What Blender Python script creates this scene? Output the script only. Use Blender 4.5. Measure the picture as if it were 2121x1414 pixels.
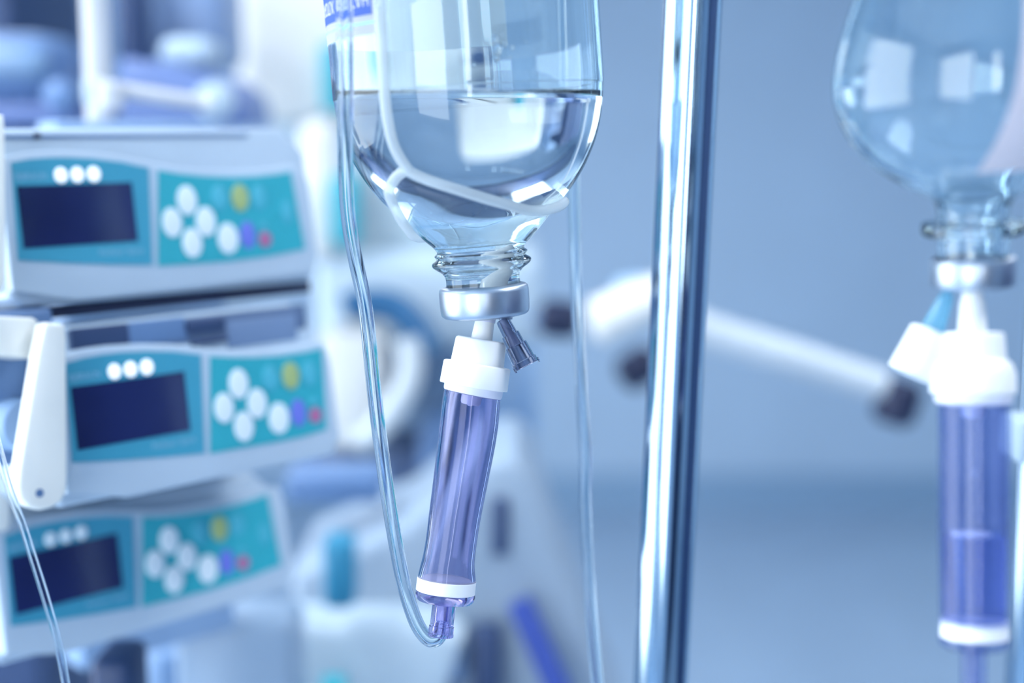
import bpy, bmesh, math, random
from mathutils import Vector, Matrix
random.seed(4)
S = bpy.context.scene
for o in list(bpy.data.objects): bpy.data.objects.remove(o, do_unlink=True)
COL = S.collection

# ------------------------------------------------------------------ camera
W, H = 2121.0, 1414.0
LENS, PITCH, EYE = 50.0, math.radians(8.8), 1.45
F = LENS / 36.0 * W
FOCUS = 0.468
cam_d = bpy.data.cameras.new('camera'); cam = bpy.data.objects.new('camera', cam_d); COL.objects.link(cam)
cam_d.lens = LENS; cam_d.sensor_width = 36.0; cam_d.clip_start = 0.02; cam_d.clip_end = 50
cam.location = (0, 0, EYE); cam.rotation_euler = (math.pi / 2 - PITCH, 0, 0)
cam_d.dof.use_dof = True; cam_d.dof.focus_distance = FOCUS; cam_d.dof.aperture_fstop = 3.6
S.camera = cam
CE = Vector((0, 0, EYE)); FW = Vector((0, math.cos(PITCH), -math.sin(PITCH)))
RT = Vector((1, 0, 0)); UP = Vector((0, math.sin(PITCH), math.cos(PITCH)))
def P(x, y, d):                                   # a point of the room seen at (x, y), d metres away
    return CE + FW * d + RT * ((x - W / 2) / F * d) + UP * ((H / 2 - y) / F * d)
def K(d): return d / F                            # metres per pixel at that distance

# ------------------------------------------------------------------ world, lights, exposure
wd = bpy.data.worlds.new('world'); S.world = wd; wd.use_nodes = True
wd.node_tree.nodes['Background'].inputs[0].default_value = (0.45, 0.66, 1.0, 1)
wd.node_tree.nodes['Background'].inputs[1].default_value = 0.3
S.view_settings.view_transform = 'Standard'; S.view_settings.look = 'None'
S.view_settings.gamma = 1.0; S.view_settings.use_curve_mapping = False
S.view_settings.exposure = -0.68
S.cycles.max_bounces = 12; S.cycles.transmission_bounces = 12; S.cycles.glossy_bounces = 5
S.cycles.use_adaptive_sampling = True; S.cycles.adaptive_threshold = 0.045
S.cycles.use_light_tree = False; S.cycles.diffuse_bounces = 3; S.cycles.transparent_max_bounces = 16
S.cycles.sample_clamp_indirect = 5.0; S.cycles.blur_glossy = 0.6
DAY = (0.98, 0.985, 0.985); LAMP = (0.96, 0.98, 0.99)
def area(name, loc, rot, sx, sy, power, col):
    l = bpy.data.lights.new(name, 'AREA'); l.shape = 'RECTANGLE'; l.size = sx; l.size_y = sy
    l.energy = power; l.color = col
    o = bpy.data.objects.new(name, l); COL.objects.link(o); o.location = loc; o.rotation_euler = rot
    return o
RX0, RX1, RY0, RY1, RZ = -2.6, 3.0, -2.4, 5.18, 2.8
area('window_daylight', (RX0 + .06, 1.1, 1.4), (0, -math.pi / 2, 0), 2.2, 3.4, 110, DAY)
area('window_daylight', (-1.62, RY0 + .06, 1.4), (math.pi / 2, 0, 0), 1.75, 2.2, 74, DAY)
area('window_daylight', (.13, RY0 + .06, 1.75), (math.pi / 2, 0, 0), .26, 1.4, 16, DAY)

# ------------------------------------------------------------------ materials
MATS = {}
def mat(name, col, rough=.4, metal=0., noise=.04, scale=30., spec=.5, emit=0, trans=0, ior=1.45, sss=0, bump=0., coat=0):
    if name in MATS: return MATS[name]
    m = bpy.data.materials.new(name); m.use_nodes = True; nt = m.node_tree
    b = nt.nodes['Principled BSDF']
    tc = nt.nodes.new('ShaderNodeTexCoord'); nz = nt.nodes.new('ShaderNodeTexNoise')
    nz.inputs['Scale'].default_value = scale; nz.inputs['Detail'].default_value = 3
    nt.links.new(tc.outputs['Object'], nz.inputs['Vector'])
    cr = nt.nodes.new('ShaderNodeValToRGB')
    cr.color_ramp.elements[0].position = .3; cr.color_ramp.elements[1].position = .7
    cr.color_ramp.elements[0].color = tuple(c * (1 - noise) for c in col) + (1,)
    cr.color_ramp.elements[1].color = tuple(min(1, c * (1 + noise)) for c in col) + (1,)
    nt.links.new(nz.outputs['Fac'], cr.inputs['Fac']); nt.links.new(cr.outputs['Color'], b.inputs['Base Color'])
    b.inputs['Roughness'].default_value = rough; b.inputs['Metallic'].default_value = metal
    b.inputs['Specular IOR Level'].default_value = spec; b.inputs['IOR'].default_value = ior
    b.inputs['Transmission Weight'].default_value = trans
    if coat: b.inputs['Coat Weight'].default_value = coat
    if sss:
        b.inputs['Subsurface Weight'].default_value = sss; b.inputs['Subsurface Scale'].default_value = .004
        b.inputs['Subsurface Radius'].default_value = (1, 1, 1)
    if emit:
        b.inputs['Emission Color'].default_value = tuple(col) + (1,); b.inputs['Emission Strength'].default_value = emit
    if bump:
        bp = nt.nodes.new('ShaderNodeBump'); bp.inputs['Strength'].default_value = bump; bp.inputs['Distance'].default_value = .001
        nt.links.new(nz.outputs['Fac'], bp.inputs['Height']); nt.links.new(bp.outputs['Normal'], b.inputs['Normal'])
    MATS[name] = m; return m
def glass(name, col, ior, rough=0., bump=0., scale=60):
    if name in MATS: return MATS[name]
    m = bpy.data.materials.new(name); m.use_nodes = True; nt = m.node_tree
    nt.nodes.remove(nt.nodes['Principled BSDF'])
    g = nt.nodes.new('ShaderNodeBsdfGlass'); g.inputs['Color'].default_value = tuple(col) + (1,)
    g.inputs['IOR'].default_value = ior; g.inputs['Roughness'].default_value = rough
    if bump:
        tc = nt.nodes.new('ShaderNodeTexCoord'); nz = nt.nodes.new('ShaderNodeTexNoise'); nz.inputs['Scale'].default_value = scale
        nz.inputs['Detail'].default_value = 1.0
        bp = nt.nodes.new('ShaderNodeBump'); bp.inputs['Strength'].default_value = bump; bp.inputs['Distance'].default_value = .002
        nt.links.new(tc.outputs['Object'], nz.inputs['Vector']); nt.links.new(nz.outputs['Fac'], bp.inputs['Height'])
        nt.links.new(bp.outputs['Normal'], g.inputs['Normal'])
    nt.links.new(g.outputs['BSDF'], nt.nodes['Material Output'].inputs['Surface'])
    MATS[name] = m; return m
def paper(name, col, through=.5):
    if name in MATS: return MATS[name]
    m = bpy.data.materials.new(name); m.use_nodes = True; nt = m.node_tree
    nt.nodes.remove(nt.nodes['Principled BSDF'])
    d = nt.nodes.new('ShaderNodeBsdfDiffuse'); t = nt.nodes.new('ShaderNodeBsdfTranslucent'); mx = nt.nodes.new('ShaderNodeMixShader')
    nz = nt.nodes.new('ShaderNodeTexNoise'); nz.inputs['Scale'].default_value = 400
    mr = nt.nodes.new('ShaderNodeMixRGB'); mr.inputs['Color1'].default_value = tuple(c * .97 for c in col) + (1,); mr.inputs['Color2'].default_value = tuple(col) + (1,)
    nt.links.new(nz.outputs['Fac'], mr.inputs['Fac'])
    for n in (d, t): nt.links.new(mr.outputs['Color'], n.inputs['Color'])
    mx.inputs['Fac'].default_value = through
    nt.links.new(d.outputs[0], mx.inputs[1]); nt.links.new(t.outputs[0], mx.inputs[2])
    nt.links.new(mx.outputs[0], nt.nodes['Material Output'].inputs['Surface'])
    MATS[name] = m; return m
def film(name, col, clear, rough=.1, milk=0.):
    """clear plastic skin: tinted see-through with a fresnel sheen and a little milkiness"""
    if name in MATS: return MATS[name]
    m = bpy.data.materials.new(name); m.use_nodes = True; nt = m.node_tree
    nt.nodes.remove(nt.nodes['Principled BSDF'])
    t = nt.nodes.new('ShaderNodeBsdfTransparent'); t.inputs['Color'].default_value = tuple(clear) + (1,)
    d = nt.nodes.new('ShaderNodeBsdfTranslucent'); d.inputs['Color'].default_value = tuple(col) + (1,)
    d2 = nt.nodes.new('ShaderNodeBsdfDiffuse'); d2.inputs['Color'].default_value = tuple(col) + (1,)
    md = nt.nodes.new('ShaderNodeMixShader'); md.inputs['Fac'].default_value = .5
    nt.links.new(d.outputs[0], md.inputs[1]); nt.links.new(d2.outputs[0], md.inputs[2])
    m1 = nt.nodes.new('ShaderNodeMixShader'); m1.inputs['Fac'].default_value = milk
    nt.links.new(t.outputs[0], m1.inputs[1]); nt.links.new(md.outputs[0], m1.inputs[2])
    g = nt.nodes.new('ShaderNodeBsdfGlossy'); g.inputs['Roughness'].default_value = rough
    lw = nt.nodes.new('ShaderNodeLayerWeight'); lw.inputs['Blend'].default_value = .5
    pw = nt.nodes.new('ShaderNodeMath'); pw.operation = 'POWER'; pw.inputs[1].default_value = 4.0
    fr = nt.nodes.new('ShaderNodeMath'); fr.operation = 'MULTIPLY_ADD'; fr.inputs[1].default_value = .45; fr.inputs[2].default_value = .03
    nt.links.new(lw.outputs['Facing'], pw.inputs[0]); nt.links.new(pw.outputs[0], fr.inputs[0])
    m2 = nt.nodes.new('ShaderNodeMixShader')
    nt.links.new(fr.outputs[0], m2.inputs['Fac']); nt.links.new(m1.outputs[0], m2.inputs[1]); nt.links.new(g.outputs[0], m2.inputs[2])
    nt.links.new(m2.outputs[0], nt.nodes['Material Output'].inputs['Surface'])
    MATS[name] = m; return m

WHITE = mat('white plastic', (.95, .95, .90), .35, sss=0.0)
CAPWHITE = mat('moulded white cap', (.93, .95, .97), .3)
HOUSE = mat('pump housing', (.48, .60, .73), .42, noise=.02)
TEAL_A = mat('display panel teal', (.055, .34, .50), .35, noise=.02)
TEAL_B = mat('keypad teal', (.035, .40, .50), .35, noise=.02)
SCREEN = mat('dark screen', (.013, .022, .10), .12, noise=.25, scale=18)
NAVY = mat('navy rubber', (.012, .02, .06), .5)
DARK = mat('dark blue plastic', (.03, .06, .15), .45)
SLATE = mat('slate blue plastic', (.12, .22, .42), .45)
GREYB = mat('grey blue metal', (.26, .40, .62), .4)
PALE = mat('pale blue enamel', (.50, .62, .72), .4, noise=.02)
BRIGHT = mat('bright white enamel', (.88, .88, .85), .4, noise=.02)
CHROME = mat('polished chrome', (.43, .56, .68), .10, 1.0, noise=.03, scale=120)
ALU = mat('brushed aluminium', (.50, .56, .64), .36, 1.0, noise=.05, scale=200)
BTN = mat('key white', (.78, .90, .98), .4); BTN_P = mat('key pale teal', (.08, .46, .60), .4)
BTN_Y = mat('key yellow', (.38, .50, .22), .4); BTN_V = mat('key violet', (.16, .20, .72), .4); BTN_R = mat('key red', (.45, .15, .32), .4)
LED = mat('indicator lamp', (.95, .97, 1), .3, emit=.9)
PRINT = mat('pale print', (.30, .62, .82), .5)

# ------------------------------------------------------------------ builders
def link(name, bm, m, parent=None, smooth=True, mats=None):
    me = bpy.data.meshes.new(name); bm.to_mesh(me); bm.free()
    for f in me.polygons: f.use_smooth = smooth
    for x in (mats or [m]): me.materials.append(x)
    o = bpy.data.objects.new(name, me); COL.objects.link(o)
    if smooth: 
        try: me.set_sharp_from_angle(angle=math.radians(38))
        except Exception: pass
    if parent is not None:
        o.parent = parent
        if parent.type == 'EMPTY': o.matrix_parent_inverse = Matrix.Translation(-parent.location)
    return o
def thing(name, label, cat, loc, group=None):
    o = bpy.data.objects.new(name, None); COL.objects.link(o); o.location = loc; o.empty_display_size = .05
    o['label'] = label; o['category'] = cat
    if group: o['group'] = group
    return o
def tag(o, label, cat, group=None):
    o['label'] = label; o['category'] = cat
    if group: o['group'] = group
    return o
def struct(o, label=None):
    o['kind'] = 'structure'
    if label: o['label'] = label
    return o
def frame(z):
    z = z.normalized(); x = Vector((1, 0, 0)) - z * z.x
    x.normalize(); return x, z.cross(x), z
def lathe_bm(prof, org, axis, n=64, close0=True, close1=True):
    bm = bmesh.new(); X, Y, Z = frame(axis); rings = []
    for r, s in prof:
        c = org + Z * s
        rings.append([bm.verts.new(c + (X * math.cos(2 * math.pi * i / n) + Y * math.sin(2 * math.pi * i / n)) * r) for i in range(n)])
    for a, b in zip(rings, rings[1:]):
        for i in range(n): bm.faces.new((a[i], a[(i + 1) % n], b[(i + 1) % n], b[i]))
    if close0: bm.faces.new(rings[0])
    if close1: bm.faces.new(rings[-1])
    bmesh.ops.recalc_face_normals(bm, faces=bm.faces[:])
    return bm
def spline(pts, sub=8):
    """catmull-rom through vectors (any dimension tuples)"""
    out = []; n = len(pts)
    for i in range(n - 1):
        p0, p1, p2, p3 = pts[max(i - 1, 0)], pts[i], pts[i + 1], pts[min(i + 2, n - 1)]
        for k in range(sub):
            t = k / sub
            out.append(tuple(.5 * (2 * b + (c - a) * t + (2 * a - 5 * b + 4 * c - d) * t * t + (3 * b - a - 3 * c + d) * t ** 3) for a, b, c, d in zip(p0, p1, p2, p3)))
    out.append(tuple(pts[-1])); return out
def sweep_bm(pts, radii, n=24, inner=None, cap=True, closed=False, flat=None):
    """tube through pts with a radius at each; inner: bore radii, gives a real wall"""
    bm = bmesh.new(); pts = [Vector(p) for p in pts]; N = len(pts)
    tang = []
    for i in range(N):
        a = pts[(i - 1) % N] if (closed or i) else pts[0]; b = pts[(i + 1) % N] if (closed or i < N - 1) else pts[-1]
        tang.append((b - a).normalized())
    x = tang[0].orthogonal().normalized(); frames = []
    for t in tang:
        x = (x - t * x.dot(t)).normalized(); frames.append((x.copy(), t.cross(x)))
    def skin(rad):
        rs = []
        for p, (fx, fy), r in zip(pts, frames, rad):
            rs.append([bm.verts.new(p + (fx * math.cos(2 * math.pi * i / n) + fy * math.sin(2 * math.pi * i / n)) * r) for i in range(n)])
        pairs = list(zip(rs, rs[1:])) + ([(rs[-1], rs[0])] if closed else [])
        for a, b in pairs:
            for i in range(n): bm.faces.new((a[i], a[(i + 1) % n], b[(i + 1) % n], b[i]))
        return rs
    o = skin(radii)
    if inner is not None:
        q = skin(inner)
        if not closed:
            for a, b in ((o[0], q[0]), (o[-1], q[-1])):
                for i in range(n): bm.faces.new((a[i], a[(i + 1) % n], b[(i + 1) % n], b[i]))
    elif cap and not closed: bm.faces.new(o[0]); bm.faces.new(o[-1])
    bmesh.ops.recalc_face_normals(bm, faces=bm.faces[:])
    return bm
def rod(name, a, b, r, m, parent=None, n=24, r2=None, inner=None):
    return link(name, sweep_bm([a, b], [r, r if r2 is None else r2], n, inner=None if inner is None else [inner, inner]), m, parent)
def box_bm(cen, ax, ay, az, bevel=0., seg=3):
    """box with half-vectors ax, ay, az"""
    bm = bmesh.new(); v = {}
    for i in (-1, 1):
        for j in (-1, 1):
            for k in (-1, 1): v[i, j, k] = bm.verts.new(cen + ax * i + ay * j + az * k)
    for f in (((-1,-1,-1),(-1,-1,1),(-1,1,1),(-1,1,-1)), ((1,-1,-1),(1,1,-1),(1,1,1),(1,-1,1)), ((-1,-1,-1),(1,-1,-1),(1,-1,1),(-1,-1,1)),
              ((-1,1,-1),(-1,1,1),(1,1,1),(1,1,-1)), ((-1,-1,-1),(-1,1,-1),(1,1,-1),(1,-1,-1)), ((-1,-1,1),(1,-1,1),(1,1,1),(-1,1,1))):
        bm.faces.new([v[q] for q in f])
    bmesh.ops.recalc_face_normals(bm, faces=bm.faces[:])
    if bevel: bmesh.ops.bevel(bm, geom=bm.edges[:], offset=bevel, segments=seg, profile=.5, affect='EDGES')
    return bm
def prism_bm(poly, thick, bevel=0., seg=3):
    """poly: world points of the front outline, thick: vector towards the back"""
    bm = bmesh.new(); a = [bm.verts.new(p) for p in poly]; b = [bm.verts.new(p + thick) for p in poly]
    f0 = bm.faces.new(a); bm.faces.new(b[::-1]); n = len(poly)
    for i in range(n): bm.faces.new((a[i], b[i], b[(i + 1) % n], a[(i + 1) % n]))
    bmesh.ops.recalc_face_normals(bm, faces=bm.faces[:])
    if bevel: bmesh.ops.bevel(bm, geom=list(f0.edges), offset=bevel, segments=seg, profile=.5, affect='EDGES')
    return bm
def bx(name, x0, y0, x1, y1, d, depth, m, parent=None, bevel=.004, rz=0.):
    """upright box whose front spans the given picture rectangle at distance d"""
    p0, p1 = P(x0, y1, d), P(x1, y0, d); z0, z1 = p0.z, p1.z; y = (p0.y + p1.y) / 2
    # the front is upright: keep the picture span at the middle distance
    cx = (p0.x + p1.x) / 2; hx = (p1.x - p0.x) / 2
    R = Matrix.Rotation(rz, 3, 'Z')
    return link(name, box_bm(Vector((cx, y, (z0 + z1) / 2)) + R @ Vector((0, depth / 2, 0)), R @ Vector((hx, 0, 0)), R @ Vector((0, depth / 2, 0)), Vector((0, 0, (z1 - z0) / 2)), bevel), m, parent)
def pxprism(name, pts, d, depth, m, parent=None, bevel=.004):
    """solid with an outline of its own, standing upright at distance d"""
    y = P(pts[0][0], pts[0][1], d).y
    poly = []
    for x, q in pts:
        v = P(x, q, 1.0) - CE; t = y / v.y; poly.append(CE + v * t)
    return link(name, prism_bm(poly, Vector((0, depth, 0)), bevel), m, parent)

# ------------------------------------------------------------------ room
WALL = mat('blue wall paint', (.43, .585, .76), .55, noise=.03, scale=2.5)
FLOOR = mat('blue vinyl floor', (.36, .50, .67), .30, noise=.05, scale=4)
SKIRT = mat('skirting blue', (.25, .40, .58), .45)
def slab(name, lo, hi, m):
    lo, hi = Vector(lo), Vector(hi); c = (lo + hi) / 2; h = (hi - lo) / 2
    return struct(link(name, box_bm(c, Vector((h.x, 0, 0)), Vector((0, h.y, 0)), Vector((0, 0, h.z))), m, None, False))
slab('floor', (RX0, RY0, -.1), (RX1, RY1, 0), FLOOR)
slab('ceiling', (RX0, RY0, RZ), (RX1, RY1, RZ + .1), mat('ceiling paint', (.62, .74, .88), .7))
slab('wall_far', (RX0 - .1, RY1, -.1), (RX1 + .1, RY1 + .1, RZ + .1), WALL)
slab('wall_left', (RX0 - .1, RY0, -.1), (RX0, RY1, RZ + .1), WALL)
slab('wall_right', (RX1, RY0, -.1), (RX1 + .1, RY1, RZ + .1), WALL)
slab('wall_behind', (RX0 - .1, RY0 - .1, -.1), (RX1 + .1, RY0, RZ + .1), WALL)
slab('baseboard_far', (RX0, RY1 - .02, 0), (RX1, RY1, .15), SKIRT)
slab('baseboard_right', (RX1 - .02, RY0, 0), (RX1, RY1 - .02, .15), SKIRT)
slab('reflection_board_1', (.30, RY0, 0), (1.95, RY0 + .05, 2.1), mat('dark door', (.03, .05, .11), .4))  # unseen dark board, added to darken the chrome pole's reflection
cup = link('tall_block', box_bm(Vector((RX1 - .25, .1, 1.0)), Vector((.22, 0, 0)), Vector((0, 1.1, 0)), Vector((0, 0, 1.0)), .01), DARK); tag(cup, 'dark blue tall cupboard added at the right wall for a dark stripe in the pole', 'block')  # unseen, added so the pole mirrors a dark stripe
for s_ in (-1, 1):
    link('reflection_board', box_bm(Vector((RX1 - .48, .1 + s_ * .54, 1.02)), Vector((.01, 0, 0)), Vector((0, .52, 0)), Vector((0, 0, .93)), .003), DARK, cup)
def window(name, c, ax, az, out):
    t = .04
    root = struct(link(name, box_bm(c - out * .0, ax, out * .02, az), mat('window daylight', (.75, .9, 1), .5, emit=1.0), None, False))
    for s in (-1, 1):
        link('window_frame', box_bm(c + ax * s + out * .03, ax.normalized() * t, out * .03, az), WHITE, root, False)
        link('window_frame', box_bm(c + az * s + out * .03, ax + ax.normalized() * t, out * .03, az.normalized() * t), WHITE, root, False)
window('window_1', Vector((RX0 + .02, 1.1, 1.4)), Vector((0, 1.7, 0)), Vector((0, 0, 1.1)), Vector((1, 0, 0)))
window('window_2', Vector((-1.62, RY0 + .02, 1.4)), Vector((.875, 0, 0)), Vector((0, 0, 1.1)), Vector((0, 1, 0)))
window('window_3', Vector((.13, RY0 + .02, 1.75)), Vector((.13, 0, 0)), Vector((0, 0, .7)), Vector((0, 1, 0)))
for i, (x, y) in enumerate(((-1.0, .5), (-1.0, 3.1), (1.3, .5), (1.3, 3.1))):
    t = thing('ceiling_light', 'flat ceiling light panel, ' + ('over the window side' if x < 0 else 'over the right side') + (' near the camera' if y < 1 else ' near the far wall'), 'ceiling light', (x, y, RZ), 'ceiling light panels')
    for s in (-1, 1):
        link('frame', box_bm(Vector((x + s * .31, y, RZ - .02)), Vector((.015, 0, 0)), Vector((0, .63, 0)), Vector((0, 0, .02))), WHITE, t, False)
        link('frame', box_bm(Vector((x, y + s * .615, RZ - .02)), Vector((.295, 0, 0)), Vector((0, .015, 0)), Vector((0, 0, .02))), WHITE, t, False)
    l = area('panel_lamp', (x, y, RZ - .03), (0, 0, 0), .58, 1.2, 58 if y < 1 else 34, LAMP)
    l.parent = t; l.matrix_parent_inverse = Matrix.Translation(-t.location)

for nm_, a_, b_ in (('steep', (-1.6, 1.6), (1.9, 4.4)), ('shallow', (-2.3, 3.9), (2.6, 3.0))):  # unseen bars for pendant arms, added to darken the view through the liquid
    va = Vector((a_[0], a_[1], RZ - .16)); vb = Vector((b_[0], b_[1], RZ - .16)); dv = (vb - va) / 2
    tag(link('ceiling_bar', box_bm((va + vb) / 2, dv, dv.cross(Vector((0, 0, 1))).normalized() * .07, Vector((0, 0, .16)), .01), DARK), 'dark bar added under the ceiling to streak the liquid, the ' + nm_ + ' slanting one', 'rail')
# ------------------------------------------------------------------ main infusion bottle
B0, B1 = P(1006, 655, .470), P(955, -20, .4570)
BAX = (B1 - B0).normalized(); k = K(.4655)
OUT = [(58, 22), (77, 22), (77, 76), (79, 88), (86, 97), (99, 106), (103.5, 112), (102, 118), (93, 124), (96, 129), (97, 133), (91, 139), (98, 150), (112, 163), (134, 186), (158, 212), (183, 238), (206, 264), (226, 292), (243, 322), (257, 352), (268, 386), (276, 424), (280, 462), (282, 520), (282, 1048), (276, 1072), (258, 1084), (200, 1086)]
INN = [(58, 62), (58, 118), (60, 134), (70, 150), (88, 168), (114, 192), (140, 217), (166, 243), (190, 270), (211, 298), (229, 328), (243, 358), (254, 390), (262, 428), (266, 465), (268, 520), (268, 1040), (262, 1060), (240, 1068), (200, 1070)]
def scale(pr): return [(r * k * (1 - .014 * min(1, max(0, (s - 150) / 250))), s * k) for r, s in pr]
def smooth_prof(pr): return spline(pr, 3)
GLASSM = glass('bottle glass', (.94, .985, 1.0), 1.5)
LIQ_WALL = glass('saline against glass', (.985, .995, 1.0), 1.333 / 1.5)
LIQ_TOP = glass('saline surface', (1, 1, 1), 1.333)
bottle = thing('infusion_bottle', 'large upturned glass infusion bottle half full of clear liquid, sharp in the middle', 'bottle', B0)
out_s = smooth_prof(scale(OUT))
bm = lathe_bm(out_s, B0, BAX, 128, close0=False)
inn_s = smooth_prof(scale(INN))
LIQ_Z = P(972, 197, .452).z; MEN = .0016
def inner_piece(keep_above, z):
    b = lathe_bm(inn_s, B0, BAX, 128, close0=False)
    bmesh.ops.bisect_plane(b, geom=b.verts[:] + b.edges[:] + b.faces[:], plane_co=Vector((0, 0, z)), plane_no=Vector((0, 0, 1)), clear_inner=keep_above, clear_outer=not keep_above)
    return b
def absorb(dst, src, flip=False):
    mp = {}
    for v in src.verts: mp[v] = dst.verts.new(v.co)
    for f in src.faces:
        vs = [mp[v] for v in f.verts]
        dst.faces.new(vs[::-1] if flip else vs)
    src.free()
absorb(bm, inner_piece(True, LIQ_Z + MEN), True)
absorb(bm, lathe_bm([(58 * k, 22 * k), (58 * k, 62 * k)], B0, BAX, 128, False, False), True)
link('glass_body', bm, GLASSM, bottle)
lb = inner_piece(False, LIQ_Z + MEN)
rim = [e for e in lb.edges if e.is_boundary and abs(e.verts[0].co.z - LIQ_Z - MEN) < 1e-5 and abs(e.verts[1].co.z - LIQ_Z - MEN) < 1e-5]
rv = list({v for e in rim for v in e.verts}); c0 = sum((v.co for v in rv), Vector()) / len(rv)
rv.sort(key=lambda v: math.atan2(v.co.y - c0.y, v.co.x - c0.x))
prev = rv
for dr, dz in ((.0002, .0006), (.0007, .0011), (.0016, .0014), (.0035, .0016)):
    ring = [lb.verts.new(Vector((v.co.x, v.co.y, LIQ_Z + MEN - dz)) - (Vector((v.co.x, v.co.y, 0)) - Vector((c0.x, c0.y, 0))).normalized() * dr) for v in rv]
    for i in range(len(rv)):
        f = lb.faces.new((prev[i], prev[(i + 1) % len(rv)], ring[(i + 1) % len(rv)], ring[i])); f.material_index = 1
    prev = ring
f = lb.faces.new(prev); f.material_index = 1
lb.normal_update()
for f in lb.faces:
    if f.material_index == 1 and f.normal.z < 0: f.normal_flip()
link('liquid', lb, None, bottle, True, [LIQ_WALL, LIQ_TOP])
stop = link('stopper', lathe_bm([(57.6 * k, 8 * k), (57.6 * k, 62 * k)], B0, BAX, 64), mat('grey rubber', (.30, .36, .52), .6), bottle)
CAPP = [(30, 1), (70, -1), (86, 2), (91, 6), (93, 12), (94, 30), (94, 54), (92.5, 61), (88, 65), (78.5, 67), (78, 60)]
cp = link('crimp_cap', lathe_bm(scale(CAPP), B0, BAX, 96, True, False), ALU, bottle)
tab = sweep_bm([B0 + BAX * (-1 * k) + Vector(((x) * k, -.6 * abs(40) * k, 0)) for x in (28, 44, 56)], [3 * k, 4 * k, 2 * k], 8)
link('torn_tab', tab, ALU, cp)
Xb, Yb, Zb = frame(BAX)
# angle 0 = towards the camera, negative = left
def on_b(phi, s, r): return B0 + Zb * s + (Xb * math.sin(phi) - Yb * math.cos(phi)) * r
def r_out(s):
    for (r0, s0), (r1, s1) in zip(out_s, out_s[1:]):
        if s0 <= s <= s1 and s1 > s0: return r0 + (r1 - r0) * (s - s0) / (s1 - s0)
    return out_s[-1][0]
def patch(a0, a1, s0, s1, off, thick, n=48, m_=4, on=on_b, ro=r_out):
    af = a0 if callable(a0) else (lambda s: a0)
    bm = bmesh.new(); g = {}
    for q, o_ in enumerate((off, off + thick)):
        for i in range(n + 1):
            for j in range(m_ + 1):
                s = s0 + (s1 - s0) * j / m_
                g[q, i, j] = bm.verts.new(on(af(s) + (a1 - af(s)) * i / n, s, ro(s) + o_))
    for i in range(n):
        for j in range(m_):
            for q in (0, 1): bm.faces.new((g[q, i, j], g[q, i + 1, j], g[q, i + 1, j + 1], g[q, i, j + 1]))
    for i in range(n):
        for j in (0, m_): bm.faces.new((g[0, i, j], g[0, i + 1, j], g[1, i + 1, j], g[1, i, j]))
    for j in range(m_):
        for i in (0, n): bm.faces.new((g[0, i, j], g[0, i, j + 1], g[1, i, j + 1], g[1, i, j]))
    bmesh.ops.recalc_face_normals(bm, faces=bm.faces[:]); return bm
rad = math.radians
LS = 574 * k
lab = link('label', patch(rad(-35), rad(-199), LS, 960 * k, .00004, .00008, 64, 6), paper('label paper', (.98, .985, .985), .76), bottle)
link('blue_band', patch(rad(-36), rad(-110), LS + 36 * k, LS + 100 * k, .00013, .00003, 40, 2), paper('label blue ink', (.09, .15, .46), .05), lab)
link('mint_stripe', patch(rad(-35.2), rad(-112), LS + 19 * k, LS + 23.5 * k, .00013, .00003, 40, 1), paper('label mint ink', (.45, .86, .80), .2), lab)
def text_mesh(body, size):
    cu = bpy.data.curves.new('txt', 'FONT'); cu.body = body; cu.size = size; cu.resolution_u = 2
    to = bpy.data.objects.new('txt', cu); COL.objects.link(to); bpy.context.view_layer.update()
    me = bpy.data.meshes.new_from_object(to.evaluated_get(bpy.context.evaluated_depsgraph_get()))
    bpy.data.objects.remove(to, do_unlink=True); bpy.data.curves.remove(cu)
    b = bmesh.new(); b.from_mesh(me); bpy.data.meshes.remove(me)
    return b
def wrap_text(body, a_start, a_end, s_base, cap_h, name, m, parent, off=.0002):
    b = text_mesh(body, 1.0); xs = [v.co.x for v in b.verts]; ys = [v.co.y for v in b.verts]
    bmesh.ops.triangulate(b, faces=b.faces[:])
    x0, x1, y1 = min(xs), max(xs), max(ys)
    for v in b.verts:
        v.co = on_b(a_start + (a_end - a_start) * (v.co.x - x0) / (x1 - x0), s_base - cap_h * v.co.y / y1, r_out(s_base) + off)
    link(name, b, m, parent, False)
INKW = paper('label white ink', (.95, .97, 1), .2)
wrap_text('НАТРИЯ ХЛОРИД', rad(-37.5), rad(-86), LS + 77 * k, 25 * k, 'lettering', INKW, lab)
# droplets clinging inside the glass above the liquid
for i, (px, py, rr) in enumerate(((1030, 112, 7), (1034, 130, 10), (1031, 146, 6), (1048, 122, 4.5), (1062, 128, 4), (1014, 140, 3.5), (1056, 146, 3), (985, 157, 3.5), (1090, 119, 2.5), (1044, 104, 3))):
    phi = math.asin((px - 964) / 283); s = (655 - py) * k
    c = on_b(phi, s, 268 * k - rr * k * .35); bm2 = bmesh.new()
    bmesh.ops.create_uvsphere(bm2, u_segments=14, v_segments=10, radius=rr * k)
    for v in bm2.verts: v.co = Vector((v.co.x * .8, v.co.y * .5, v.co.z * 1.25)) + c
    link('droplet', bm2, LIQ_TOP, bottle)

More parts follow.
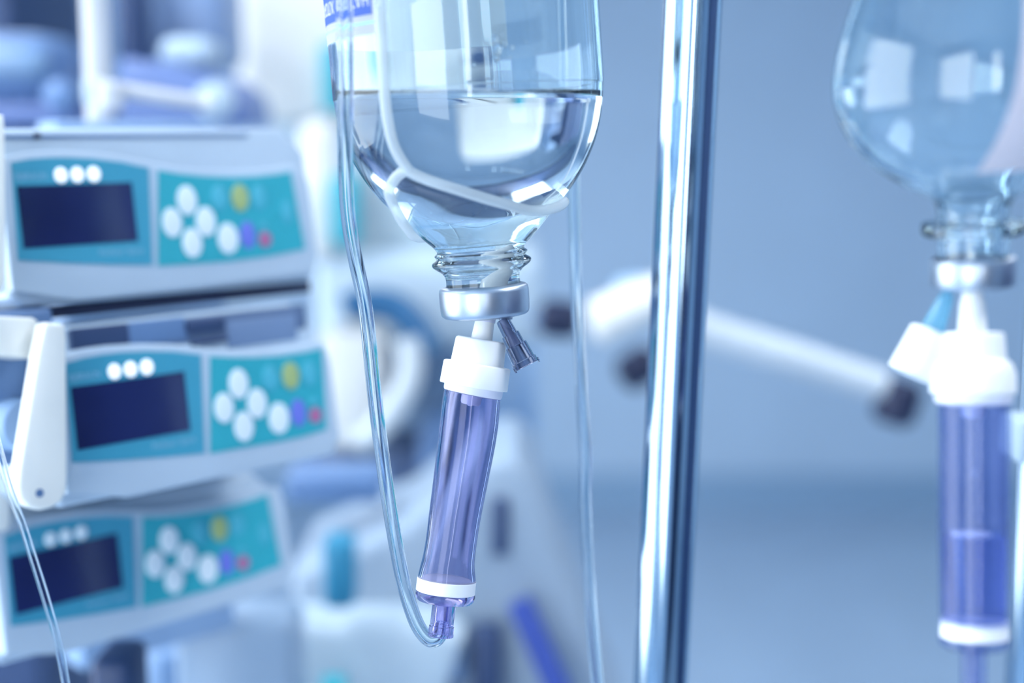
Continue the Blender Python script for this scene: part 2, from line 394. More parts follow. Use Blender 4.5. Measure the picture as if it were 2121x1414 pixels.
# hanger sling round the bottle shoulder
def hit(px, py, off=0.):
    v = (P(px, py, 1.0) - CE).normalized(); t = .36
    while t < .50:
        p = CE + v * t; s = (p - B0).dot(Zb); q = p - B0 - Zb * s
        if s > 0 and q.length <= r_out(max(s, out_s[1][1])) + off: return p
        t += .0002
    return None
SL = film('sling plastic', (.90, .96, 1.0), (.95, .985, 1.0), .25, .62)
sling = thing('bottle_sling', 'milky plastic hanging strap looped round the shoulder of the middle bottle', 'hanger strap', P(842, 352, .43))
so = 1.4e-3
front = [hit(x, y, so) for x, y in ((843, 352), (872, 367), (905, 379), (950, 393), (1000, 409), (1050, 423), (1100, 436))]
tail = [on_b(rad(a), s * k, r_out(s * k) + so) for a, s in ((66, 217), (90, 226), (115, 222), (150, 205), (180, 190), (-150, 178), (-118, 172), (-90, 178), (-72, 196), (-62, 222))]
lead = [hit(x, y, so) for x, y in ((806, 402), (812, 380), (826, 362))]
loop = [tuple(p) for p in front + tail + lead if p is not None]
lp = spline(loop + [loop[0]], 6)[:-1]
link('loop', sweep_bm(lp, [1.75e-3] * len(lp), 14, closed=True), SL, sling)
st = [hit(x, y, so) for x, y in ((788, 10), (790, 80), (794, 150), (799, 220), (812, 290), (828, 326), (846, 352))]
top = P(786, -60, .40)
st = [tuple(P(900, -900, .42)), tuple(P(792, -330, .402))] + [tuple(top)] + [tuple(p) for p in st if p]
sp = spline(st, 6)
link('strap', sweep_bm(sp, [1.7e-3] * len(sp), 14), SL, sling)

# ------------------------------------------------------------------ main infusion set
D = .470; kd = K(D)
def chain(name, pts, m, parent, d=D, n=48, sub=1, wall=None, cap=True):
    """turned part along (x, y, radius in pixels) stations"""
    q = spline(pts, sub) if sub > 1 else pts
    P3 = [P(x, y, d) for x, y, r in q]; R3 = [r * K(d) for x, y, r in q]
    return link(name, sweep_bm(P3, R3, n, inner=None if wall is None else [max(r - wall, 1e-5) for r in R3], cap=cap), m, parent)
def stations(a, b, prof):
    """prof: (pixels along a->b, radius)"""
    L = math.hypot(b[0] - a[0], b[1] - a[1]); ux, uy = (b[0] - a[0]) / L, (b[1] - a[1]) / L
    return [(a[0] + ux * t, a[1] + uy * t, r) for t, r in prof]
PURP = glass('lilac chamber plastic', (.82, .82, .925), 1.33, .03)
PURP2 = glass('lilac rigid plastic', (.85, .82, .96), 1.22, .04)
LILACW = mat('milky lilac plastic', (.80, .82, .97), .35)
TUBE = glass('clear tubing', (.955, .985, 1.0), 1.13, .02)
iset = thing('infusion_set', 'tilted drip chamber with white cap, lilac body and clear line under the middle bottle', 'infusion set', P(980, 800, D))
A, Z_ = (1006, 652), (912, 1332)
link('spike', sweep_bm([P(1036, 478, .472), P(1030, 515, .472), P(1018, 575, .471), P(1008, 645, .4705), P(1003, 672, D), P(996, 712, D)], [1.5 * kd, 16 * kd, 20 * kd, 20 * kd, 20.5 * kd, 23 * kd], 40), CAPWHITE, iset)
link('spike_cuff', sweep_bm([P(1006, 655, D), P(1004, 666, D)], [22 * kd, 22 * kd], 40), LILACW, iset)
chain('cap', stations((997, 702), (981, 800), [(0, 48), (2, 51.5), (5, 53), (51, 55.5), (52, 66), (53.5, 69), (56, 70), (98, 71), (100, 70), (101, 62)]), CAPWHITE, iset, n=80)
chain('cap_collar', stations((982, 799), (977, 824), [(0, 62), (13, 61.5), (17, 60), (19, 52)]), LILACW, iset, n=64)
ch = [(979, 815, 59), (976, 835, 60), (972, 875, 60.5), (966, 920, 59.5), (958, 970, 57.5), (950, 1020, 55.5), (942, 1070, 53.8), (935, 1120, 53), (930, 1155, 54), (927, 1178, 57), (925.5, 1196, 60), (925, 1204, 61)]
chain('drip_chamber', ch, PURP, iset, n=72, sub=4, wall=.0011)
chain('drop_nozzle', stations((979, 812), (973, 842), [(0, 22), (22, 21), (26, 18), (27, 6), (29, 5)]), LILACW, iset)
chain('filter_ring', stations((925.5, 1198), (922.5, 1226), [(0, 58), (1.5, 61.5), (27, 61.5), (28, 59)]), mat('white filter ring', (.90, .93, .99), .3), iset, n=72)
chain('end_rim', stations((923, 1226), (921, 1246), [(0, 61), (6, 61.8), (14, 60), (19, 56), (20, 30)]), PURP2, iset, n=72)
chain('outlet', stations((920.5, 1244), (912.5, 1318), [(0, 27), (6, 24.5), (52, 24.5), (53, 26), (73, 26.5)]), PURP2, iset, n=48, wall=.0016)
tp = [(714, -60, .415), (715, 60, .417), (716, 180, .421), (716, 280, .428), (717, 380, .442), (723, 460, .452), (737, 540, .460), (754, 620, .466), (764, 700, .469), (774, 800, .470), (786, 900, .470), (801, 1010, .470), (817, 1110, .470), (832, 1190, .470), (848, 1250, .470), (866, 1296, .470), (886, 1322, .470), (903, 1324, .470), (913, 1310, .470), (917, 1288, .470)]
T3 = spline([tuple(P(*q)) for q in [(900, -700, .43), (740, -330, .418)] + tp], 8)
link('line', sweep_bm(T3, [15.2 * kd] * len(T3), 24, inner=[7.5 * kd] * len(T3)), TUBE, iset)

# vent needle beside the spike
NGR = glass('smoke grey hub plastic', (.74, .76, .82), 1.2, .05)
needle = thing('vent_needle', 'smoke grey needle hub stuck into the stopper beside the white spike', 'needle', P(1043, 662, D))
chain('hub', stations((1040, 661), (1091, 759), [(0, 10), (3, 14), (8, 14.5), (35, 16), (36, 19), (39, 19.5), (60, 20), (61, 23.5), (64, 24), (95, 25), (96, 27.5), (108, 27.5), (109, 26)]), NGR, needle, d=.466, n=40, wall=.0012)
chain('hub_core', stations((1041, 662), (1070, 718), [(0, 7), (36, 8), (62, 12)]), mat('grey needle bond', (.24, .30, .46), .4), needle, d=.466, n=24)
for sx in (-1, 1):
    chain('lug', stations((1091 + sx * 22, 756 - sx * 11), (1091 + sx * 28, 756 - sx * 14), [(0, 6), (4, 5)]), NGR, needle, d=.466, n=12)
rod('cannula', P(1041, 664, .466), P(1030, 640, .468), 4 * kd, CHROME, needle, 12)

# ------------------------------------------------------------------ chrome pole with hooks
dp = .540
pole = thing('drip_pole', 'leaning chrome drip pole standing right of the middle bottle', 'drip pole', (P(1345, 2200, dp).x, P(1405, 707, dp).y, 0))
pt = P(1427, -150, dp); pb = P(1382, 1414, dp)
ax = (pt - pb).normalized(); ax = (ax - Vector((0, ax.y, 0)) + Vector((0, 0.0, 0))).normalized()
pm = P(1402, 707, dp)
foot = pm - ax * (pm.z / ax.z); tip = pm + ax * .42
pole.location = foot
rod('tube', foot + ax * .02, tip, 58.5 * K(dp), CHROME, pole, 96)
bpy.context.view_layer.update()
link('base', lathe_bm([(.085, 0), (.085, .012), (.05, .03), (.02, .05)], Vector((foot.x, foot.y, 0)), Vector((0, 0, 1)), 40), DARK, pole)
for q in (P(930, -930, .42), P(2015, -930, .40)):
    hp = [tuple(tip - ax * .03), tuple((tip * .5 + q * .5) + Vector((0, 0, .03))), tuple(q + Vector((0, 0, .005))), tuple(q + Vector((0, -.012, -.008))), tuple(q + Vector((0, -.024, .01)))]
    h3 = spline(hp, 6); link('hook', sweep_bm(h3, [.003] * len(h3), 10), CHROME, pole)
link('top_knob', lathe_bm([(.012, 0), (.016, .008), (.012, .02), (.004, .024)], tip, ax, 24), DARK, pole)

# ------------------------------------------------------------------ blurred line behind the bottle
l3 = [(1188, 380, .53), (1190, 480, .53), (1193, 580, .53), (1199, 700, .53), (1206, 830, .53), (1212, 950, .53), (1212, 1040, .53), (1217, 1160, .53), (1227, 1300, .53), (1240, 1440, .53), (1250, 1600, .53)]
l3 = [(1184, -900, .53), (1186, 0, .53)] + l3
L3 = spline([tuple(P(*q)) for q in l3], 6)
tag(link('hanging_line', sweep_bm(L3, [13.5 * K(.53)] * len(L3), 20, inner=[8 * K(.53)] * len(L3)), TUBE), 'clear soft line hanging between the middle bottle and the chrome pole', 'tube')

# ------------------------------------------------------------------ right infusion bottle and its set
D2 = .39; k2 = K(D2)
R0, R1 = P(2016, 592, D2), P(2016, -20, D2 - .0150)
RAX = (R1 - R0).normalized()
OUT2 = [(54, 12), (72, 12), (72, 108), (101, 110), (104, 118), (103, 130), (99, 134), (74, 137), (73, 165), (84, 183), (114, 200), (150, 220), (194, 250), (228, 284), (254, 324), (270, 366), (277, 405), (274, 450), (264, 500), (248, 550), (231, 600), (224, 650), (222, 760), (222, 1010), (214, 1036), (150, 1044)]
INN2 = [(54, 58), (54, 140), (56, 164), (66, 184), (98, 210), (136, 232), (180, 260), (213, 292), (239, 330), (256, 370), (263, 405), (260, 450), (250, 500), (234, 550), (218, 600), (210, 650), (208, 760), (208, 1000), (198, 1020), (150, 1026)]
s2 = lambda pr: spline([(r * k2, s * k2) for r, s in pr], 3)
bot2 = thing('infusion_bottle', 'pear shaped clear glass infusion bottle out of focus at the right edge', 'bottle', R0)
o2 = s2(OUT2); bm = lathe_bm(o2, R0, RAX, 96, close0=False)
absorb(bm, lathe_bm(s2(INN2), R0, RAX, 96, close0=False), True)
absorb(bm, lathe_bm([(54 * k2, 12 * k2), (54 * k2, 58 * k2)], R0, RAX, 96, False, False), True)
link('glass_body', bm, GLASSM, bot2)
link('stopper', lathe_bm([(53.6 * k2, 6 * k2), (53.6 * k2, 58 * k2)], R0, RAX, 48), MATS['grey rubber'], bot2)
link('crimp_cap', lathe_bm([(r * k2, s * k2) for r, s in ((28, 1), (78, 0), (85, 4), (87, 10), (87, 52), (84, 59), (73, 62), (72.6, 58))], R0, RAX, 64, True, False), ALU, bot2)
X2, Y2, Z2 = frame(RAX)
def on_r(phi, s, r): return R0 + Z2 * s + (X2 * math.sin(phi) - Y2 * math.cos(phi)) * r
def r_out2(s):
    for (r0, a0), (r1, a1) in zip(o2, o2[1:]):
        if a0 <= s <= a1 and a1 > a0: return r0 + (r1 - r0) * (s - a0) / (a1 - a0)
    return o2[-1][0]
def edge2(s):
    q = s / k2; T = ((250, -16), (292, -10), (342, -6), (402, -2.5), (592, 5), (900, 8))
    for (s0, a0), (s1, a1) in zip(T, T[1:]):
        if s0 <= q <= s1 + 1e-6: return rad(a0 + (a1 - a0) * (q - s0) / (s1 - s0))
    return rad(-16)
link('label', patch(edge2, rad(110), 250 * k2, 900 * k2, .0001, .0001, 30, 24, on_r, r_out2), paper('pink white label', (.90, .86, .93), .4), bot2)
iset2 = thing('infusion_set', 'upright drip chamber with white cap and lilac body under the right bottle', 'infusion set', P(2016, 815, D2))
PURPD = film('deep lilac chamber', (.26, .34, .70), (.78, .82, .93), .12, .10)
cr_ = lambda nm, pts, m, **kw: chain(nm, pts, m, iset2, d=D2, **kw)
cr_('spike', [(2014, 520, 4), (2014, 560, 16), (2014, 612, 21), (2014, 630, 26), (2014, 692, 30)], CAPWHITE)
cr_('cap', [(2016, 688, 58), (2016, 692, 62), (2016, 742, 66), (2016, 750, 78), (2015, 772, 86), (2015, 812, 87), (2015, 817, 80)], CAPWHITE, n=64)
cr_('cap_collar', [(2016, 817, 79), (2016, 832, 78), (2016, 838, 70)], LILACW, n=48)
cr_('drip_chamber', [(2017, 832, 73), (2018, 900, 73), (2018, 1100, 73), (2018, 1220, 71), (2018, 1290, 70)], PURPD, n=64, wall=.0011)
cr_('drop_nozzle', [(2015, 836, 26), (2015, 862, 22), (2015, 868, 8)], LILACW)
cr_('liquid', [(2018, 1108, 63), (2018, 1286, 62)], glass('chamber saline', (.80, .84, .99), 1.10), n=48)
cr_('level_gleam', [(2012, 1103, 40), (2012, 1110, 40)], LILACW, n=40)  # pale disc painting the bright ellipse on the liquid surface
cr_('drop', [(2017, 968, 2), (2017, 978, 9), (2017, 988, 10), (2017, 996, 3)], LIQ_TOP, n=20)
cr_('filter_ring', [(2018, 1284, 68), (2018, 1318, 69)], MATS['white filter ring'], n=56)
cr_('end_rim', [(2018, 1318, 72), (2018, 1334, 71), (2018, 1342, 60)], PURPD, n=56)
cr_('outlet', [(2017, 1340, 28), (2017, 1480, 27)], PURPD, n=32, wall=.002)
nd2 = thing('vent_needle', 'pale blue vent needle with white square hub beside the right drip chamber', 'needle', P(1960, 615, .40))
chain('blue_hub', stations((1964, 606), (1925, 698), [(0, 10), (10, 15), (60, 22), (100, 27)]), film('pale blue hub', (.40, .75, .92), (.55, .85, .97), .2, .5), nd2, d=.395, n=32)
chain('white_hub', stations((1930, 686), (1888, 778), [(0, 40), (3, 44), (96, 52), (101, 49)]), CAPWHITE, nd2, d=.395, n=40)
rod('cannula', P(1964, 608, .395), P(1985, 575, .392), 5 * K(.395), CHROME, nd2, 10)

# second pole at the right border
p2 = thing('drip_pole', 'second chrome pole cut by the right border of the picture', 'drip pole', (P(2152, 900, .62).x, P(2152, 707, .62).y, 0))
c2 = P(2152, 900, .62); rod('tube', Vector((c2.x, c2.y, .02)), Vector((c2.x, c2.y, 2.0)), 40 * K(.62), CHROME, p2, 48)
link('clamp', box_bm(P(2118, 905, .60), Vector((.006, 0, 0)), Vector((0, .012, 0)), Vector((0, 0, .009)), .002), PALE, p2)
link('base', lathe_bm([(.085, 0), (.085, .012), (.05, .03), (.02, .05)], Vector((c2.x, c2.y, 0)), Vector((0, 0, 1)), 40), DARK, p2)

# ------------------------------------------------------------------ infusion pumps
TH, TAU = rad(45), rad(7.6)
pa = Vector((math.cos(TH), math.sin(TH), 0)); ph = Vector((math.sin(TH), -math.cos(TH), 0))
pbv = Vector((0, 0, 1)) * math.cos(TAU) - ph * math.sin(TAU); pn = ph * math.cos(TAU) + Vector((0, 0, 1)) * math.sin(TAU)
O1 = P(33, 386, .564)
def uv(px, py, O=O1, lift=0.):
    v = P(px, py, 1.0) - CE; t = ((O + pn * lift) - CE).dot(pn) / v.dot(pn); q = CE + v * t - O
    return q.dot(pa), q.dot(pbv)
def pump(name, label, O, variant):
    t = thing(name, label, 'infusion pump', O + pbv * -.06, 'infusion pumps in the stack')
    L = lambda u, v, w=0.: O + pa * u + pbv * v + pn * w
    def slabp(nm, pts, w, th, m, par, bev=.0, sm=True):
        return link(nm, prism_bm([L(u, v, w) for u, v in pts], -pn * th, bev), m, par, sm)
    top = [uv(x, y) for x, y in ((23, 337), (60, 330), (100, 327), (141, 326.5), (190, 329), (250, 336), (307, 348))]
    bot = [uv(x, y) for x, y in ((315, 549), (230, 548), (140, 545), (37, 539))]
    top2 = [uv(x, y) for x, y in ((327, 353), (370, 360), (420, 365), (477, 367), (530, 365), (575, 360), (601, 355))]
    bot2 = [uv(x, y) for x, y in ((631, 516), (560, 530), (470, 542), (327, 551))]
    if variant == 1:                              # shorter keypad
        top2 = [uv(x, y) for x, y in ((327, 353), (370, 360), (420, 365), (477, 367), (530, 365), (562, 361))]
        bot2 = [uv(x, y) for x, y in ((572, 527), (520, 537), (470, 542), (327, 551))]
    ur = bot2[0][0]
    # casing behind, front bezel with the wavy upper edge
    yt = uv(300, 262)[1]; yb = uv(300, 612)[1]; ul = -.006
    case = [(ul, yb + .004), (ul + .004, yb), (ur + .004, yb), (ur + .008, yb + .004), (ur + .008, yt - .012), (ur - .004, yt), (ul + .004, yt), (ul, yt - .004)]
    if variant == 2: case = [(u, min(v, yt - .010)) for u, v in case[:4]] + [(ur + .008, yt - .022), (ur - .004, yt - .010), (ul + .004, yt - .010), (ul, yt - .014)]
    slabp('casing', case, -.003 if variant == 0 else -.012, .08 if variant == 2 else .125, HOUSE, t, .0025)
    g = .0032
    bez = [(ul, bot[-1][1] - .012), (ul, top[0][1] + g * .4)] + [(u, v + g) for u, v in top + top2] + [(ur + .004, top2[-1][1] + g * .6), (ur + .0065, top2[-1][1] - .006), (ur + .0075, bot2[0][1] - .004), (ur + .003, bot2[0][1] - .012), (ur * .5, yb + .001), (.02, yb + .0005)]
    b = slabp('bezel', bez, .0, .012, HOUSE, t, .0012)
    pA = slabp('display_panel', top + bot, .0006, .002, TEAL_A, t, .0)
    pB = slabp('keypad', top2 + bot2, .0006, .002, TEAL_B, t, .0)
    d0, d1 = uv(33, 386), uv(284, 505)
    w_, h_ = d1[0], d1[1]
    h_ = uv(48, 515)[1]
    slabp('screen', [(0, 0), (w_, .0), (w_, h_), (0, h_)], .0010, .0016, SCREEN, pA)
    def disc(nm, px, py, rx, ry, m, par, w=.0014, th=.0012):
        u, v = uv(px, py); u1, _ = uv(px + rx, py); _, v1 = uv(px, py - ry)
        return slabp(nm, [(u + (u1 - u) * math.cos(a), v + (v1 - v) * math.sin(a)) for a in [2 * math.pi * i / 24 for i in range(24)]], w, th, m, par, .0003)
    for x in (124, 158, 192): disc('indicator_lamp', x, 363 - (x - 124) * .03, 13, 16, LED if variant < 2 else BTN, pA)
    for x, y in ((385, 415), (354.5, 461), (424, 459), (396, 503)): disc('arrow_key', x, y, 20, 31, BTN, pB)
    disc('ok_key', 470, 494, 21, 32, BTN, pB)
    for x, y, rx, ry, m in ((452, 410, 16, 26, BTN_P), (495, 410, 17, 28, BTN_Y), (534, 409, 14, 25, BTN_P), (511, 487, 15, 28, BTN_V), (547, 496, 12, 16, BTN_R), (543, 468, 8, 8, BTN_P), (592, 440, 10, 24, BTN_P)):
        if variant != 1 or x < 560: disc('function_key', x, y, rx, ry, m, pB)
    def print_(nm, body, x0, y0, x1, ht, par):
        u0, v0 = uv(x0, y0); u1, _ = uv(x1, y0)
        tb = text_mesh(body, 1.0); xs = [v.co.x for v in tb.verts]; ys = [v.co.y for v in tb.verts]
        for v in tb.verts: v.co = L(u0 + (u1 - u0) * (v.co.x - min(xs)) / (max(xs) - min(xs)), v0 + ht * v.co.y / max(ys), .0009)
        link(nm, tb, PRINT, par, False)
    print_('maker_lettering', 'B|BRAUN', 31, 373, 95, .0026, pA)
    print_('model_lettering', 'Perfusor Space', 205, 529, 296, .0024, pA)
    return t, L, (ul, ur, yt, yb)
P1, L1, (ul, ur, yt, yb) = pump('infusion_pump', 'topmost infusion pump of the stack, pale blue with teal panel and three lit lamps', O1, 0)
O2 = P(145, 802, .556)
P2, L2, _ = pump('infusion_pump', 'middle infusion pump of the stack, with a long white clamp lever at its left', O2, 1)
tmp = P(240, 1104, .642)
u_tr = uv(284, 505)[0]
O3 = tmp - pa * u_tr
P3_, L3_, _ = pump('infusion_pump', 'lowest infusion pump of the stack, shaded by the one above it', O3, 2)
# seam and vent on top of the first pump
link('seam', box_bm(L1((ul + .06) , uv(150, 281)[1], -.0028), pa * .06, pbv * .0005, pn * .0008), SLATE, P1, False)
link('seam_notch', box_bm(L1(uv(82, 280)[0], uv(82, 280)[1], -.0026), pa * .0012, pbv * .0010, pn * .001), NAVY, P1, False)
# recessed plates in the upper part of the middle pump
def plate(nm, x0, y0, x1, y1, O, L, m, par, w=-.0125):
    u0, v0 = uv(x0, y1, O, w); u1, v1 = uv(x1, y0, O, w)
    c = L((u0 + u1) / 2, (v0 + v1) / 2, w); link(nm, box_bm(c, pa * ((u1 - u0) / 2), pbv * ((v1 - v0) / 2), pn * .0012, .0006), m, par)
plate('recess_back', 143, 630, 628, 742, O2, L2, mat('recess shade', (.10, .16, .29), .45), P2, -.0128)  # dark slate puts the shade under the top pump into the colour
plate('syringe_window', 148, 668, 262, 726, O2, L2, DARK, P2)
plate('drive_cover', 268, 655, 380, 716, O2, L2, SLATE, P2)
plate('latch', 388, 656, 462, 690, O2, L2, DARK, P2, -.011)
plate('latch', 398, 695, 470, 716, O2, L2, DARK, P2, -.011)
plate('drive_cover', 470, 648, 610, 722, O2, L2, mat('cover shade', (.17, .26, .44), .45), P2)  # cover colour darkened for the shade inside the recess
# dark strip painting the shade in the gap below the top pump
def rail(O, L, v, label):
    c = L(ur / 2 + .0, v, -.03); u = bpy.data.objects
    o = link('gap_strip', box_bm(c, pa * (ur / 2 + .006), pbv * .0026, pn * .024, .001), NAVY)
    return tag(o, label, 'rail')
rail(O1, L1, yb - .0032, 'dark strip for the shade in the gap under the topmost pump')
# white clamp levers, each on its own pump
def lever(O, L, par, sx, sy, w=.010):
    pts = [(100, 667), (136, 672), (139, 700), (141, 990), (139, 1018), (128, 1040), (108, 1052), (85, 1057), (62, 1050), (45, 1034), (37, 1010), (40, 975), (60, 850), (78, 740), (92, 672)]
    poly = [L(*uv(x + sx, y + sy, O, w), w) for x, y in pts]
    lv = link('clamp_lever', prism_bm(poly, -pn * .007, .0016), WHITE, par)
    u, v = uv(82 + sx, 1021 + sy, O, w)
    link('pivot_hole', lathe_bm([(.0016, -.001), (.0016, .0002)], L(u, v, w), pn, 20), SLATE, lv)
    return lv
lever(O2, L2, P2, 0, 0)
lever(O1, L1, P1, -127, -434)
bl = [L2(*uv(x, y, O2, .0), .0) for x, y in ((-60, 652), (70, 657), (80, 664), (76, 735), (66, 743), (-60, 730))]
link('lever_mount', prism_bm(bl, -pn * .02, .0014), WHITE, P2)
bl = [L3_(*uv(x, y, O3, .006), .006) for x, y in ((-60, 960), (6, 965), (18, 1000), (24, 1060), (22, 1092), (12, 1100), (-60, 1096))]
link('lever_end', prism_bm(bl, -pn * .01, .0014), WHITE, P3_)
u, v = uv(40, 880, O2, -.012)
link('drive_knob', lathe_bm([(.0105, -.01), (.0105, .006), (.0095, .0075), (.004, .008)], L2(u, v, -.012), pn, 32), GREYB, P2)
u, v = uv(20, 800, O2, -.03)
link('side_block', box_bm(L2(u, v, -.03), pa * .016, pbv * .030, pn * .012, .002), SLATE, P2)
# stand behind the pumps
stand = thing('pump_stand', 'white round stand pole rising behind the pump stack', 'stand', (P(203, 160, .80).x, P(203, 160, .80).y, 0))
ps = stand.location.copy(); kk = K(.80)
rod('pole', Vector((ps.x, ps.y, .02)), Vector((ps.x, ps.y, 1.95)), 27 * kk, mat('stand enamel', (.60, .62, .66), .4), stand, 40)
zc = P(203, 160, .80).z
link('joint_collar', lathe_bm([(29 * kk, -52 * kk), (31 * kk, -48 * kk), (31 * kk, -6 * kk), (27.5 * kk, -3 * kk)], Vector((ps.x, ps.y, zc)), Vector((0, 0, 1)), 32), PALE, stand)
link('base', lathe_bm([(.034, 0), (.034, .015), (.025, .035), (.012, .05)], Vector((ps.x, ps.y, 0)), Vector((0, 0, 1)), 40), DARK, stand)
rack = link('rack_plate', box_bm(Vector((ps.x, ps.y, 1.30)) + ph * .034, pa * .05, Vector((0, 0, .15)), ph * .012, .003), GREYB, stand)
arm = thing('swing_arm', 'thin white swing arm with round end lying over the topmost pump', 'arm', P(200, 175, .78))
rod('tube', P(182, 176, .775), P(424, 214, .80), 16 * kk, MATS['stand enamel'], arm, 24)
link('round_end', lathe_bm([(2 * kk, -17 * kk), (12 * kk, -13 * kk), (18 * kk, 0), (12 * kk, 13 * kk), (2 * kk, 17 * kk)], P(426, 214, .80), Vector((0, 0, 1)), 24), WHITE, arm)
link('pivot', lathe_bm([(22 * kk, -26 * kk), (26 * kk, -22 * kk), (26 * kk, 22 * kk), (22 * kk, 26 * kk)], P(228, 200, .775), Vector((0, 0, 1)), 24), MATS['stand enamel'], arm)

# thin line in front of the stack at the left border
lt = [(-20, 860, .50), (-4, 930, .50), (22, 1020, .50), (48, 1090, .50), (70, 1160, .50), (92, 1230, .50), (112, 1300, .50), (126, 1360, .50), (138, 1430, .50), (150, 1560, .50)]
LT = spline([tuple(P(*q)) for q in [(-60, 600, .50)] + lt], 6)
tag(link('infusion_line', sweep_bm(LT, [8.5 * K(.5)] * len(LT), 18, inner=[5 * K(.5)] * len(LT)), TUBE), 'thin clear line running down in front of the lowest pump', 'tube')

# ------------------------------------------------------------------ equipment behind, out of focus
vd = 1.30
vent = thing('ventilator', 'tall white ventilator tower standing behind the middle bottle', 'ventilator', (P(860, 700, vd).x, P(860, 700, vd).y, 0))
bx('head', 480, -160, 1030, 252, vd, .26, mat('ventilator enamel', (.69, .70, .69), .4, noise=.02), vent, .02)
bx('neck', 560, 250, 1010, 400, vd + .03, .2, PALE, vent, .01)
bx('side_panel', 724, 330, 1010, 520, vd - .01, .2, mat('ventilator blue grey', (.50, .62, .70), .4), vent, .008)
bx('teal_stripe', 664, 90, 712, 232, vd - .012, .02, TEAL_B, vent, .004)
bx('teal_panel', 684, 362, 742, 512, 1.22, .03, TEAL_B, vent, .006)
bx('frame_edge', 620, 250, 690, 540, 1.23, .05, BRIGHT, vent, .01)
bd = bx('module', 650, 522, 1122, 730, vd - .05, .3, PALE, vent, .016)
bx('module_base', 655, 690, 792, 938, vd - .12, .16, MATS['ventilator enamel'], vent, .012)
bx('module_side', 780, 690, 1112, 930, vd + .05, .2, mat('ventilator mid blue', (.40, .60, .86), .4), vent, .01)
hz = spline([tuple(P(*q)) for q in ((716, 640, vd - .10), (740, 632, vd - .10), (790, 630, vd - .10), (830, 645, vd - .10), (862, 680, vd - .10), (888, 730, vd - .10))], 6)
link('blue_hose', sweep_bm(hz, [30 * K(vd)] * len(hz), 20), mat('hose blue', (.02, .12, .27), .5), vent)
hz = spline([tuple(P(*q)) for q in ((842, 700, vd - .16), (852, 740, vd - .16), (846, 790, vd - .16), (815, 845, vd - .16), (775, 895, vd - .16), (740, 920, vd - .16))], 6)
link('white_hose', sweep_bm(hz, [23 * K(vd)] * len(hz), 20), mat('hose pale', (.58, .64, .68), .45), vent)
bx('lower_shade', 600, 935, 960, 1010, vd - .04, .3, mat('shadow blue', (.10, .15, .27), .45), vent, .006)  # dark block put in for the shadow below the module
bx('valve_block', 866, 880, 960, 990, vd - .08, .1, SLATE, vent, .01)
vl = vent.location; rod('column', Vector((vl.x, vl.y + .16, .02)), Vector((vl.x, vl.y + .16, 1.25)), .05, GREYB, vent, 24)
link('dark_speaker', lathe_bm([(.016, 0), (.016, .006), (.012, .01)], P(1000, 128, vd - .004), Vector((0, -1, 0)), 32), DARK, vent)
# articulated hose arm on the ventilator
ad = 1.15; ka = K(ad); ARMW = mat('arm enamel', (.50, .57, .64), .4)
arm2 = thing('hose_support_arm', 'white jointed support arm with black knobs reaching right behind the chrome pole', 'support arm', P(1220, 660, ad))
link('elbow', sweep_bm([P(1222, 672, ad), P(1238, 668, ad), P(1300, 640, ad), P(1400, 598, ad)], [34 * ka, 50 * ka, 48 * ka, 42 * ka], 28), BRIGHT, arm2)
link('arm_tube', sweep_bm([P(1385, 642, ad), P(1460, 684, ad), P(1650, 742, ad), P(1830, 800, ad)], [38 * ka, 36 * ka, 35 * ka, 33 * ka], 28), ARMW, arm2)
link('joint_cover', lathe_bm([(20 * ka, -60 * ka), (62 * ka, -45 * ka), (70 * ka, 0), (55 * ka, 30 * ka), (20 * ka, 40 * ka)], P(1325, 610, ad + .1), Vector((0, 0, 1)), 28), mat('joint pale', (.5, .72, .92), .4), arm2)
def knob(cx, cy, r, d, dirv):
    kq = K(d); link('knob', lathe_bm([(r * .6 * kq, -r * 1.05 * kq), (r * kq, -r * .7 * kq), (r * kq, r * .7 * kq), (r * .6 * kq, r * 1.05 * kq)], P(cx, cy, d), dirv, 28), NAVY, arm2)
knob(1158, 660, 40, ad, Vector((1, 0, -.1))); knob(1322, 762, 40, ad + .15, Vector((.8, .2, .5))); knob(1858, 832, 46, ad, Vector((.3, .1, 1)))
rod('bracket', P(1110, 660, ad + .05), P(1160, 660, ad), 14 * ka, SLATE, arm2)

# white trolley low in the picture
td = 1.00
tr = thing('equipment_trolley', 'white equipment trolley with slanting side and dark slots below the drip chamber', 'trolley', (P(1000, 1300, td).x, P(1000, 1300, td).y, 0))
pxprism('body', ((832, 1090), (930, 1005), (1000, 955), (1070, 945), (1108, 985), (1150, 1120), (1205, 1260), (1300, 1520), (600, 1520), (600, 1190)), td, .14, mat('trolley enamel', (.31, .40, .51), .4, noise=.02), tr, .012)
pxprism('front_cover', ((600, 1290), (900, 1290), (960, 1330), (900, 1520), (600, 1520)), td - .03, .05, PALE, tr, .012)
bx('teal_plate', 668, 1118, 732, 1268, td - .06, .03, mat('trolley teal', (.03, .25, .42), .4), tr, .005)
bx('slot', 1018, 1030, 1054, 1156, td - .006, .02, DARK, tr, .003)
bx('slot', 978, 1300, 1038, 1500, td - .008, .02, DARK, tr, .003)
bx('slot', 922, 1330, 962, 1420, td - .008, .02, SLATE, tr, .003)
rod('blue_strut', P(1075, 1245, td - .01), P(1175, 1470, td - .01), 27 * K(td), mat('strut blue', (.04, .08, .36), .4), tr, 20)
rod('teal_foot', P(670, 1440, td - .05), P(715, 1440, td - .05), 40 * K(td), TEAL_B, tr, 24)
bx('plinth', 620, 1520, 1290, 2900, td + .02, .10, GREYB, tr, .01)
bx('shadow_block', 590, 985, 790, 1045, td + .03, .05, SLATE, tr, .004)  # solid slate block painting the shadow, not an open gap
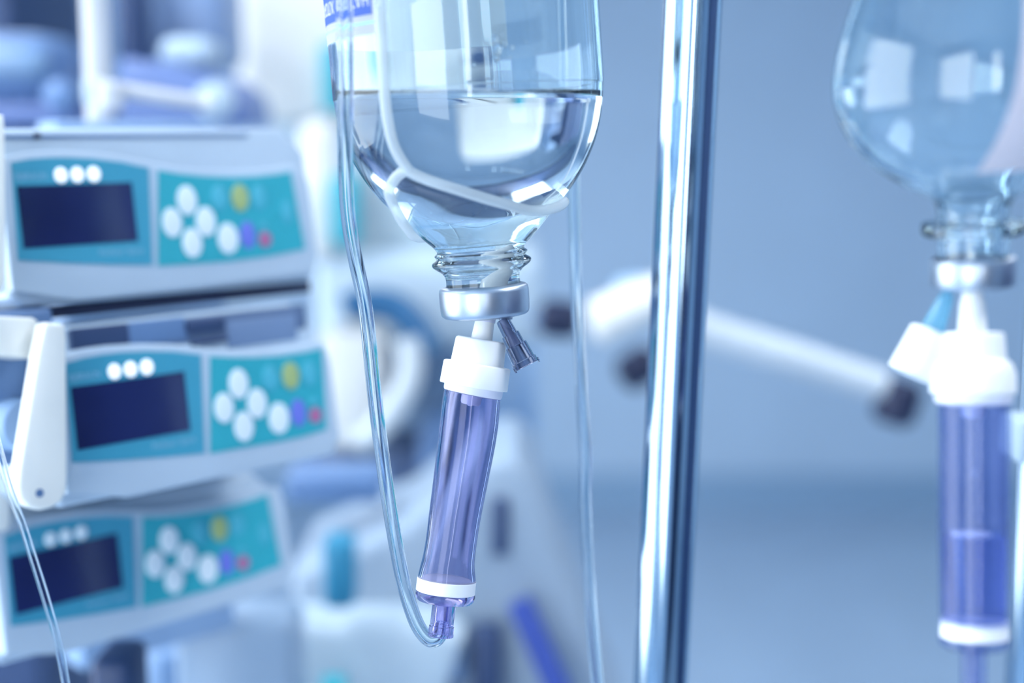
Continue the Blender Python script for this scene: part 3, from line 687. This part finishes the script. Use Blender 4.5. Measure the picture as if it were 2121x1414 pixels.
# cabinet under the stack
cb = thing('side_cabinet', 'pale blue cabinet below and behind the lowest pump', 'cabinet', (P(400, 1400, 1.0).x, P(400, 1400, 1.0).y, 0))
bx('carcass', 385, 1240, 628, 2900, .90, .05, mat('cabinet blue', (.27, .38, .52), .4), cb, .01)
bx('dark_recess', 520, 1255, 612, 1300, .895, .02, SLATE, cb, .006)
cy = thing('gas_cylinder', 'grey gas cylinder standing below the lowest pump', 'gas cylinder', (P(335, 1400, .92).x, P(335, 1400, .92).y, 0))
cq = cy.location; link('shell', lathe_bm([(.018, .0), (.021, .01), (.021, P(335, 1370, .92).z - .02), (.016, P(335, 1340, .92).z), (.006, P(335, 1330, .92).z)], Vector((cq.x, cq.y, 0)), Vector((0, 0, 1)), 28), GREYB, cy)
rod('valve', Vector((cq.x, cq.y, P(335, 1332, .92).z)), Vector((cq.x, cq.y, P(335, 1318, .92).z)), .006, SLATE, cy, 16)
bb = thing('power_box', 'dark navy power box under the stack beside the grey cylinder', 'box', (P(240, 1400, .70).x, P(240, 1400, .70).y, 0))
bx('case', 196, 1350, 286, 2000, .70, .035, DARK, bb, .006)
bx('leg', 220, 2000, 262, 4300, .705, .02, DARK, bb, .003)

# upper left: monitor and machinery behind the stack
md = 1.05
mon = thing('patient_monitor', 'grey patient monitor with rounded dark bezel at the left border', 'monitor', P(40, 215, md))
bx('bezel', -130, 66, 112, 222, md, .10, SLATE, mon, .02)
bx('screen', -110, 104, 92, 168, md - .006, .02, mat('monitor glass', (.15, .26, .42), .3), mon, .008)
bx('foot', -120, 215, 140, 262, md - .02, .16, mat('monitor foot', (.10, .16, .36), .45), mon, .006)
bk = thing('dark_cabinet', 'dark navy cabinet in the upper left corner behind the monitor', 'cabinet', (P(0, 30, 2.2).x, P(0, 30, 2.2).y, 0))
bx('carcass', -400, -300, 86, 3000, 2.2, .4, DARK, bk, .01)
bk2 = thing('wall_cabinet', 'pale blue tall cabinet between the stand pole and the dark corner', 'cabinet', (P(150, 100, 2.6).x, P(150, 100, 2.6).y, 0))
bx('carcass', 92, -300, 250, 3000, 2.6, .3, mat('cabinet pale', (.38, .55, .80), .5), bk2, .01)
mc = thing('syringe_holder', 'slate machine with pale knob behind the white swing arm', 'machine', P(420, 250, 1.05))
bx('post', 236, -120, 282, 150, 1.10, .05, DARK, mc, .006)
pxprism('body', ((240, 118), (330, 128), (420, 150), (470, 168), (505, 200), (518, 262), (240, 262)), 1.05, .10, mat('machine blue', (.13, .20, .42), .45), mc, .01)
bx('upper_box', 276, -60, 462, 138, 1.16, .10, mat('machine grey', (.20, .30, .50), .45), mc, .012)
bx('pale_box', 325, 76, 438, 142, 1.07, .05, mat('machine pale', (.42, .54, .66), .45), mc, .010)
link('pale_disc', lathe_bm([(.004, -.012), (.013, -.006), (.013, .006), (.004, .012)], P(446, 208, 1.02), Vector((.6, -1, .1)), 28), PALE, mc)
link('grey_knob', lathe_bm([(.004, -.01), (.010, -.006), (.010, .006), (.004, .01)], P(125, 200, .95), Vector((0, -1, .3)), 24), SLATE, mc)
